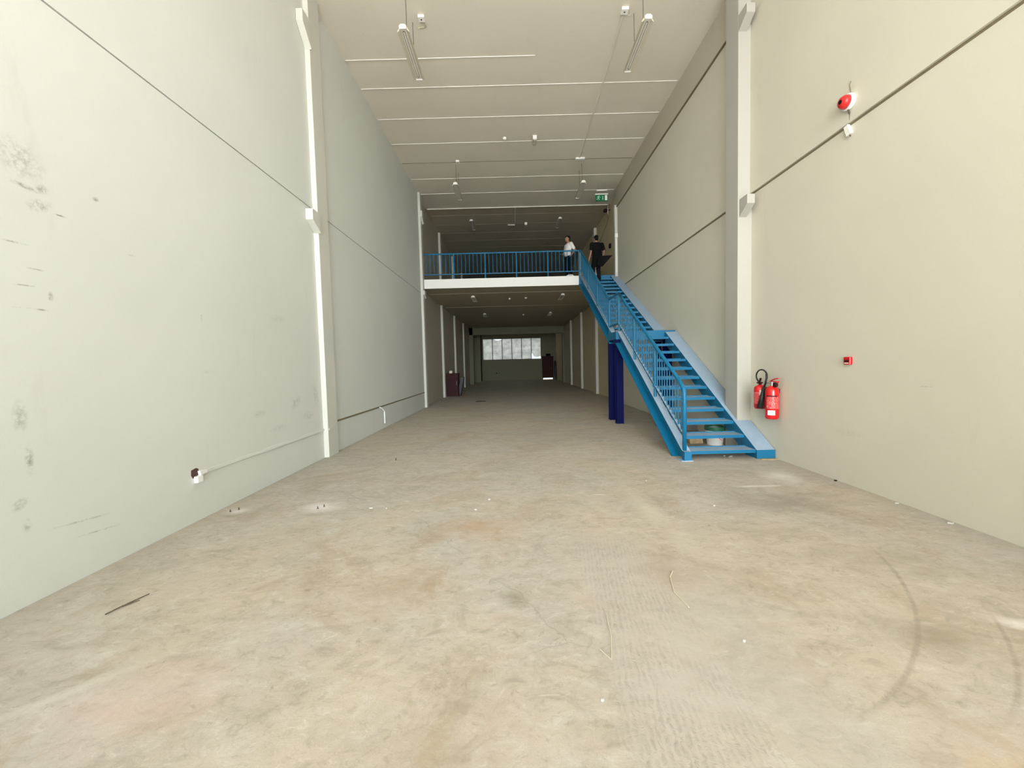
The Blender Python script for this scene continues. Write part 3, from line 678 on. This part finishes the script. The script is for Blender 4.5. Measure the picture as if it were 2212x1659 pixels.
b = new(); box(b, 3.86, XR, cy-.012, cy+.012, .98, 1.04); obj('wall_bracket', b, M_maroon, t)
cx, cy, r = 3.775, 6.085, .082
t = thing('fire_extinguisher', 'red extinguisher with a black hose loop and long black discharge horn', 'fire extinguisher', (cx, cy, .72))
b = new(); lathe(b, [(.04,.72),(.07,.723),(r,.745),(r,1.02),(.078,1.05),(.055,1.075),(.025,1.09)], (cx, cy, 0), 32); cyl = obj('cylinder', b, M_red, t, smooth=True)
b = new(); lathe(b, [(.02,1.085),(.02,1.12)], (cx, cy, 0), 14); obj('valve', b, M_maroon, t)
b = new(); tube(b, [(cx,cy+.07,1.115),(cx,cy-.05,1.12)], .012, 8); tube(b, [(cx,cy+.02,1.12),(cx,cy,1.16),(cx,cy-.02,1.185)], .014, 8); obj('handle', b, M_maroon, t)
b = new(); hc = (3.735, 5.985, 1.222)
tube(b, [(hc[0], hc[1]+.13*math.cos(a), hc[2]+.098*math.sin(a)) for a in [math.radians(v) for v in range(-60, 215, 11)]], .0105, 10); obj('hose', b, M_black, t, smooth=True)
b = new(); tube(b, [(3.73, 5.862, 1.262), (3.728, 5.858, 1.20), (3.73, 5.885, 1.12), (3.735, 5.925, 1.06)], .014, 10); obj('hose', b, M_black, t, smooth=True)
b = new(); tube(b, [(3.735, 5.925, 1.07), (3.685, 5.945, .745)], .019, 16, r1=.044); obj('horn', b, M_black, t, smooth=True, label='long black discharge horn')
obj('label', shell(cx, cy, r, 150, 245, .80, .98), lt.m, cyl); obj('white_sticker', shell(cx, cy, r, 232, 262, .93, 1.01), M_label, cyl)
b = new(); box(b, 3.855, XR, cy-.012, cy+.012, 1.0, 1.05); obj('wall_bracket', b, M_maroon, t)
# left wall trunking, broken outlet, pipe stub
b = new(); box(b, XL, XL+.018, 4.03, 6.65, .455, .495); tag(obj('cable_trunking', b, M_wallL, bevel=.004), 'painted cable trunking low along the left wall from the broken outlet to the pillar', 'trunking')
b = new(); box(b, XL+.08, XL+.092, 6.67, 7.00, .465, .488); tag(obj('cable_trunking', b, M_pillar), 'short piece of trunking crossing the side of the left front pillar', 'trunking')
b = new(); box(b, XL, XL+.012, 7.02, 14.36, .545, .565); box(b, XL, XL+.009, 7.02, 14.36, .535, .545); tag(obj('cable_trunking', b, M_seal), 'thin dark conduit line low on the left wall beyond the pillar', 'trunking')
t = thing('wall_outlet', 'broken outlet in a rough hole with a white box, low on the left wall', 'outlet', (XL, 3.97, .40))
b = new(); prism_x(b, [(3.885,.475),(3.89,.525),(3.95,.535),(3.98,.52),(3.975,.46),(3.93,.45),(3.905,.44)], XL+.001, XL+.004); obj('hole', b, plain('exposed_brick_hole', (.09,.04,.035,1), .9), t)
b = new(); box(b, XL, XL+.045, 3.915, 3.985, .39, .455); obj('box', b, M_plastic, t, bevel=.005)
b = new(); prism_x(b, [(3.965,.50),(4.06,.492),(4.06,.462),(3.975,.455)], XL, XL+.03); obj('trunking_cap', b, M_plastic, t)
b = new(); tube(b, [(XL+.012, 9.44, .545), (XL+.03, 9.50, .53), (XL+.05, 9.66, .44), (XL+.05, 9.68, .41), (XL+.05, 9.68, .13)], .018, 10)
tag(obj('pipe_stub', b, M_plastic), 'bent white pipe stub hanging from the conduit low on the left wall', 'pipe')
# ------------------------------------------------------------------ under the stairs
t = thing('bucket', 'white paint bucket with green rim standing under the lower stair treads', 'bucket', (3.52, 6.95, 0))
b = new(); lathe(b, [(.125,0),(.155,.29),(.15,.29),(.12,.01)], (3.52, 6.95, 0), 28); pail = obj('pail', b, M_label, t)
b = new(); lathe(b, [(.158,.255),(.166,.26),(.168,.32),(.150,.325),(.150,.27)], (3.52, 6.95, 0), 28); obj('rim', b, plain('green_plastic', (.02,.12,.06,1), .45), t, label='dark green rim')
sw = new(); pr = []
for i in range(9):
    a = math.radians(222+i*9); z = .20-.0012*(i*4)**1.3; rr = .125+.03*z/.29+.0015; pr.append((3.52+rr*math.cos(a), 6.95+rr*math.sin(a), z))
tube(sw, pr, .005, 6); obj('red_swoosh', sw, M_redpl, pail)
t = thing('bucket', 'plain beige bucket beside the white green-rimmed one, partly hidden by the stringer', 'bucket', (3.76, 6.80, 0))
t.location = (3.74, 7.05, 0)
b = new(); lathe(b, [(.09,0),(.11,.22),(.105,.22),(.085,.01)], (3.76, 7.12, 0), 24); obj('pail', b, M_refl, t)
b = new(); lathe(b, [(.112,.205),(.116,.21),(.116,.23),(.105,.23)], (3.76, 7.12, 0), 24); obj('rim', b, M_refl, t)
b = new(); prism_x(b, [(7.02,0),(7.30,0),(7.26,.10),(7.16,.13),(7.05,.11)], 3.12, 3.36); tag(obj('rubble_block', b, M_wood, bevel=.015), 'rough yellowish block lying left of the white bucket', 'block')
b = new(); prism_x(b, [(8.35,0),(9.1,0),(9.02,.16),(8.42,.17)], 3.25, 3.87)
tag(obj('grey_board', b, M_greyboard, bevel=.01), 'dark grey board lying against the wall far under the stairs', 'board')
t = thing('red_can', 'small red can by the wall behind the lower treads', 'can', (3.72, 7.30, .10))
t.location = (3.80, 7.48, 0)
b = new(); lathe(b, [(.035,0),(.036,.16),(.03,.175),(.012,.185)], (3.80, 7.48, 0), 16); obj('body', b, M_maroon, t)
b = new(); lathe(b, [(.012,.185),(.012,.205)], (3.80, 7.48, 0), 10); obj('cap', b, M_black, t)
b = new(); prism_z(b, [(3.63,5.80),(3.80,5.765),(3.895,5.80),(3.84,5.845),(3.63,5.845)], 0, .010)
tag(obj('wood_shim', b, M_wood), 'thin pale shim on the floor in front of the right stringer', 'shim')
def chip(x, y, s, label, mat=None, h=.012, group='debris bits on the floor'):
    b = new(); n = 6; prism_z(b, [(x+s*random.uniform(.6,1.2)*math.cos(k*math.pi/3), y+s*.6*random.uniform(.5,1.1)*math.sin(k*math.pi/3)) for k in range(n)], 0, h)
    return tag(obj('debris_chip', b, mat or M_chip), label, 'debris', group)
for x, y, s, w in ((3.25,5.98,.02,'leftmost'),(3.30,6.02,.025,'rightmost'),(3.22,6.06,.015,'smallest, rearmost')): chip(x, y, s, 'pale rubble crumb under the lowest stair tread, ' + w, M_greyboard, .02)
for x, y, s, w in ((-.42,4.05,.012,'tiny white chip near the middle of the floor, left of the ribbed strip'),(-.30,4.35,.016,'thin white flake just behind the tiny chip near the middle of the floor'),
                   (-1.55,4.17,.018,'white flake to the right of the bolts in the plaster patch, longer one'),(-1.38,4.15,.010,'white flake to the right of the bolts in the plaster patch, smaller one'),
                   (1.63,4.9,.010,'small white chip on the floor in front of the stair foot'),(.36,1.69,.009,'white chip on the near floor just left of the ribbed strip'),
                   (1.19,2.04,.008,'white chip on the near floor right of the ribbed strip'),(2.02,4.0,.014,'pale flake on the floor between the ribbed strip and the right wall')): chip(x, y, s, w)
for x, y, s, l in ((3.83,3.95,.022,'white flake on the floor at the foot of the right wall, farther one'),(3.83,3.45,.03,'white flake on the floor at the foot of the right wall, nearer one'),(3.84,4.72,.02,'dark crumb at the foot of the right wall')):
    chip(x, y, s, l, M_dark if 'dark' in l else None, group='bits along the right wall')
def bolts(xy, z, label):
    for q, (x, y) in enumerate(xy):
        t = thing('anchor_bolt', label + (('', ', nearer one'), ('', ', farther one'))[q][len(xy) > 1], 'bolt', (x, y, 0), 'cut anchor bolts in the floor')
        b = new(); tube(b, [(x, y, 0), (x, y, z*.7)], .005, 8); obj('stud', b, M_twig, t)
        b = new(); lathe(b, [(.009,.0),(.009,.008)], (x, y, 0), 6); obj('nut', b, M_twig, t)
bolts([(-2.13,4.20),(-2.09,4.26)], .035, 'cut anchor bolt standing in the white plaster patch left of centre')
bolts([(-3.05,4.17),(-3.00,4.23)], .035, 'cut anchor bolt near the foot of the left wall')
bolts([(-1.92,6.35)], .05, 'single cut anchor bolt in the floor beyond the left pillar')
t = thing('dry_twig', 'thin dark twig lying on the floor near the left wall', 'twig', (-2.54, 2.5, 0))
b = new(); tube(b, [(-2.575,2.40,.006),(-2.55,2.48,.008),(-2.50,2.62,.007)], .004, 6, r1=.0025); obj('stem', b, M_twig, t)
b = new(); tube(b, [(-2.55,2.48,.008),(-2.49,2.54,.01)], .005, 6, r1=.002); obj('side_shoot', b, M_twig, t)
b = new(); tube(b, [(1.03,2.34,.004),(1.005,2.5,.004),(1.05,2.68,.004),(1.10,2.76,.004)], .0035, 6); tag(obj('string', b, M_refl), 'pale curved bit of string on the floor right of centre', 'string')
b = new(); tube(b, [(.42,2.0,.004),(.46,1.93,.004),(.50,2.1,.004),(.52,2.3,.004)], .003, 6); tag(obj('string', b, M_refl), 'thin pale string on the ribbed strip of floor', 'string')

# ------------------------------------------------------------------ deep in the hall
t = thing('cabinet', 'dark maroon steel cabinet against the left wall under the mezzanine', 'cabinet', (-2.88, 19.2, 0))
b = new(); box(b, -3.19, -2.62, 19.02, 19.55, .03, 1.12); obj('body', b, M_maroon, t, bevel=.01)
b = new(); box(b, -3.18, -2.63, 19.0, 19.02, .06, 1.09); cdoor = obj('door', b, M_maroon, t, bevel=.006)
b = new(); tube(b, [(-2.70,18.98,.55),(-2.70,18.98,.75)], .012, 8); obj('handle', b, M_steel, cdoor)
b = new(); box(b, -3.17, -2.64, 19.04, 19.53, 0, .03); obj('plinth', b, M_black, t)
t = thing('cardboard_box', 'small pale box standing on the maroon cabinet', 'box', (-2.98, 19.2, 1.12))
b = new(); box(b, -3.05, -2.91, 19.12, 19.28, 1.12, 1.25); obj('carton', b, M_refl, t, bevel=.005)
b = new(); box(b, -3.10, -3.05, 19.15, 19.25, 1.12, 1.22); obj('dark_side', b, M_black, t)
t = thing('leaning_panel', 'dark panel leaning against the right side of the maroon cabinet', 'panel', (-2.5, 19.3, 0))
b = new(); prism_y(b, [(-2.60,0),(-2.56,0),(-2.36,.93),(-2.52,.90),(-2.61,.5)], 19.15, 19.50); obj('board', b, M_black, t, bevel=.005)
b = new(); box(b, 3.10, 3.50, 36.7, 36.98, 2.14, 2.36); tag(obj('equipment_box', b, M_dark, bevel=.01), 'dark box above the back door', 'box')
b = new(); prism_x(b, [(36.3,.0),(36.75,.0),(36.8,1.35),(36.5,1.75),(36.32,1.3)], 3.82, 3.98); tag(obj('hanging_coat', b, M_black, bevel=.05), 'dark clothing hanging on the right wall by the back door', 'clothes')
b = new(); box(b, XL2+.001, -2.85, 36.55, 36.98, .0, 4.2); tag(obj('dark_cupboard', b, M_dark), 'tall dark block standing in for an opening in the far left corner beside the window', 'opening')  # dark block placed where the corner reads as an unlit opening
b = new(); box(b, -3.14, -3.02, 36.5, 36.55, .62, .88); tag(obj('notice', b, M_refl), 'small pale notice on the dark opening block in the far left corner', 'notice')
b = new(); box(b, -1.55, -1.45, 36.97, 37.0, .62, .72); box(b, -1.28, -1.22, 36.97, 37.0, .64, .70); tag(obj('wall_fitting', b, M_dark), 'pair of small dark sockets low on the back wall', 'socket')
b = new(); box(b, -1.55, -1.15, 16.2, 16.32, 0, .012); tag(obj('floor_mat_strip', b, M_dark), 'small dark flat scrap on the floor before the maroon cabinet', 'scrap')
# crumpled bag on the slab edge
b = new(); bmesh.ops.create_icosphere(b, subdivisions=3, radius=1)
for v in b.verts:
    k_ = 1+.35*math.sin(9*v.co.x+3*v.co.z)*math.cos(7*v.co.y+2*v.co.x); v.co = Vector((2.19+v.co.x*.12*k_, 14.78+v.co.y*.08*k_, 4.62+max(0, .045+v.co.z*.055*k_)))
tag(obj('crumpled_bag', b, M_rag), 'crumpled white bag lying on the mezzanine edge near the stair head', 'bag')

# ------------------------------------------------------------------ people
def bake(o, mods):
    dg = bpy.context.evaluated_depsgraph_get(); dg.update()
    me = bpy.data.meshes.new_from_object(o.evaluated_get(dg)); o.modifiers.clear(); o.data = me
def blobmesh(name, prims, mat, parent, voxel=.012, smooth=6, T=None):
    b = new()
    for p in prims:
        if p[0] == 'c':
            _, a, ra, c_, rb = p; a, c_ = Vector(a), Vector(c_); ell(b, a, (ra,)*3, 14); ell(b, c_, (rb,)*3, 14)
            d = c_-a; u, v = frame(d); n = 14; R1 = [b.verts.new(a+(u*math.cos(k_*2*math.pi/n)+v*math.sin(k_*2*math.pi/n))*ra) for k_ in range(n)]
            R2 = [b.verts.new(c_+(u*math.cos(k_*2*math.pi/n)+v*math.sin(k_*2*math.pi/n))*rb) for k_ in range(n)]
            for k_ in range(n): b.faces.new((R1[k_], R1[(k_+1)%n], R2[(k_+1)%n], R2[k_]))
            b.faces.new(R1[::-1]); b.faces.new(R2)
        else: ell(b, p[1], p[2], 18)
    bmesh.ops.recalc_face_normals(b, faces=b.faces)
    me = bpy.data.meshes.new(name); b.to_mesh(me); b.free()
    if T: me.transform(T)
    o = bpy.data.objects.new(name, me); COL.objects.link(o)
    r = o.modifiers.new('r', 'REMESH'); r.mode = 'VOXEL'; r.voxel_size = voxel
    s = o.modifiers.new('s', 'SMOOTH'); s.iterations = smooth; s.factor = .5
    bake(o, None); o.data.materials.clear(); o.data.materials.append(mat)
    for p in o.data.polygons: p.use_smooth = True
    o.parent = parent; return o
def person(loc, ang, scale, J, top, trous, label, haircap, bulk=1.0):
    """local frame: +Y forward, +X to the figure's right, feet at z 0, drawn 1.75 m tall"""
    t = thing('person', label, 'person', loc)
    T = Matrix.Rotation(ang, 4, 'Z') @ Matrix.Scale(scale, 4)
    hd = Vector(J['head']); nk = Vector(J['neck'])
    body = [('c', nk, .058, hd-Vector((0,.015,.07)), .052), ('e', hd+Vector((0,-.012,.025)), (.075,.093,.098)), ('e', hd+Vector((0,.028,-.055)), (.055,.062,.068)),
            ('e', hd+Vector((0,.098,-.012)), (.012,.018,.020)), ('e', hd+Vector((0,.082,.018)), (.045,.015,.012)), ('e', hd+Vector((0,.080,-.058)), (.025,.014,.010)), ('e', hd+Vector((0,.072,-.098)), (.022,.016,.016)),
            ('e', hd+Vector((.077,-.005,-.012)), (.010,.02,.03)), ('e', hd+Vector((-.077,-.005,-.012)), (.010,.02,.03)),
            ('e', J['chest'], (.155,.10,.19)), ('e', J['belly'], (.14,.105,.15)), ('e', J['pelvis'], (.15,.11,.12))]
    ch = Vector(J['chest']); pv = Vector(J['pelvis'])
    for s in ('r', 'l'):
        sh, el, wr = [Vector(J[s+k_]) for k_ in ('sh', 'el', 'wr')]; hp, kn, an, toe = [Vector(J[s+k_]) for k_ in ('hp', 'kn', 'an', 'toe')]
        body += [('c', sh, .052, el, .038), ('c', el, .038, wr, .026), ('c', hp, .078, kn, .052), ('c', kn, .050, an, .036), ('c', an-Vector((0,0,.03)), .036, toe, .03), ('c', nk-Vector((0,0,.03)), .05, sh, .05)]
        hdv = Vector(J[s+'hand']).normalized(); u, v = frame(hdv); pm = wr+hdv*.05
        body += [('c', wr, .025, pm, .030), ('c', pm-u*.018, .020, pm+u*.018+hdv*.01, .020)]
        for q, (off, ln) in enumerate(((-.030,.062),(-.010,.072),(.010,.070),(.029,.055))):
            k0 = pm+u*off+hdv*.025; k1 = k0+hdv*ln*.5+v*.006; body += [('c', k0, .0095, k1, .009), ('c', k1, .009, k1+hdv*ln*.4+v*.022, .008)]
        th = wr+hdv*.03-u*.03; body += [('c', th, .011, th-u*.022+hdv*.035, .010), ('c', th-u*.022+hdv*.035, .010, th-u*.020+hdv*.06+v*.008, .009)]
    blobmesh('body', body, M_skin, t, .0085, 3, T)
    B = bulk; shirt = [('e', ch, (.185*B,.125*B,.20)), ('e', ch+Vector((0,-.01,.10)), (.17*B,.10,.10)), ('e', J['belly'], (.172*B,.135*B,.20)), ('e', pv+Vector((0,0,.06)), (.178*B,.135*B,.125))]
    for s in ('r', 'l'):
        sh, el = Vector(J[s+'sh']), Vector(J[s+'el']); shirt += [('c', sh, .072*B, sh+(el-sh)*.68, .060*B), ('c', ch+Vector((0,0,.12)), .08, sh, .07)]
    blobmesh('t_shirt', shirt, top, t, .011, 8, T)
    tr_ = [('e', pv-Vector((0,0,.02)), (.165,.125,.13))]
    for s in ('r', 'l'):
        hp, kn, an = [Vector(J[s+k_]) for k_ in ('hp', 'kn', 'an')]; tr_ += [('c', hp, .098*B, kn, .072*B), ('c', kn, .072*B, an+Vector((0,0,.02)), .055*B)]
    blobmesh('trousers', tr_, trous, t, .011, 6, T)
    for s in ('r', 'l'):
        an, toe = Vector(J[s+'an']), Vector(J[s+'toe'])
        blobmesh('shoe', [('c', an-Vector((0,.02,.035)), .045, toe, .038), ('e', (an+toe)/2-Vector((0,0,.02)), (.045,.10,.03))], M_shoe, t, .010, 4, T)
    hair = [('e', hd+Vector((0,-.030,.045)), (.083,.095,.090)), ('e', hd+Vector((0,.035,.088)), (.062,.055,.035)), ('e', hd+Vector((0,-.060,-.02)), (.068,.048,.06))]
    if haircap: hair += [('e', hd+Vector((0,-.045,-.045)), (.062,.045,.05)), ('e', hd+Vector((0,.0,.05)), (.086,.09,.07))]
    blobmesh('hair', hair, M_hair, t, .008, 4, T)
    for s in (-1, 1):
        blobmesh('eye', [('e', hd+Vector((s*.030,.076,.002)), (.012,.008,.007))], M_black, t, .003, 1, T)
        blobmesh('eyebrow', [('e', hd+Vector((s*.032,.084,.026)), (.020,.006,.005))], M_hair, t, .003, 1, T)
    return t
P1 = dict(head=(0,.03,1.645), neck=(0,-.02,1.46), chest=(0,-.01,1.30), belly=(0,.035,1.10), pelvis=(0,0,.95),
          rsh=(.185,-.02,1.415), rel=(.27,.02,1.15), rwr=(.20,.20,1.05), rhand=(-.5,.8,.1), lsh=(-.185,-.02,1.415), lel=(-.25,-.16,1.16), lwr=(-.215,-.03,.98), lhand=(.3,.8,-.5),
          rhp=(.09,0,.90), rkn=(.10,.04,.50), ran=(.10,0,.09), rtoe=(.11,.17,.04), lhp=(-.09,0,.90), lkn=(-.10,.0,.50), lan=(-.11,-.05,.09), ltoe=(-.13,.12,.04))
# facing left, a little towards the camera
person((2.23, 15.4, ZS1), math.radians(112), .955, P1, M_tee, M_trous, 'person in a white t-shirt and dark trousers standing behind the mezzanine railing, facing left', False, 1.06)
P2 = dict(head=(-.01,.06,1.645), neck=(0,.0,1.46), chest=(0,.0,1.30), belly=(0,.0,1.10), pelvis=(0,-.02,.95),
          rsh=(.195,.0,1.41), rel=(.275,-.04,1.16), rwr=(.29,.13,.96), rhand=(.1,.4,-.9), lsh=(-.195,.0,1.41), lel=(-.25,-.03,1.13), lwr=(-.30,.03,.88), lhand=(-.1,.15,-1),
          rhp=(.09,0,.90), rkn=(.09,.13,.53), ran=(.09,.02,.09), rtoe=(.10,.17,.04), lhp=(-.09,-.02,.90), lkn=(-.09,.18,.60), lan=(-.09,.16,.262), ltoe=(-.10,.31,.212))
zt12 = ZL+12*RU
person((3.03, 14.06, zt12), math.radians(10), .915, P2, M_btee, M_trous, 'person dressed in black at the top of the blue stairs, seen from behind', True, 1.15)
t = thing('flat_portfolio', 'flat black portfolio carried at the right hip of the person in black', 'portfolio', (3.2, 13.98, 4.74))
b = new(); prism_y(b, [(3.00,5.10),(3.50,5.115),(3.15,4.735),(2.98,4.78)], 13.76, 13.785); obj('cover', b, M_btee, t)
b = new(); prism_y(b, [(3.50,5.115),(3.508,5.108),(3.152,4.725),(3.145,4.735)], 13.762, 13.783); obj('edge_binding', b, M_seal, t)
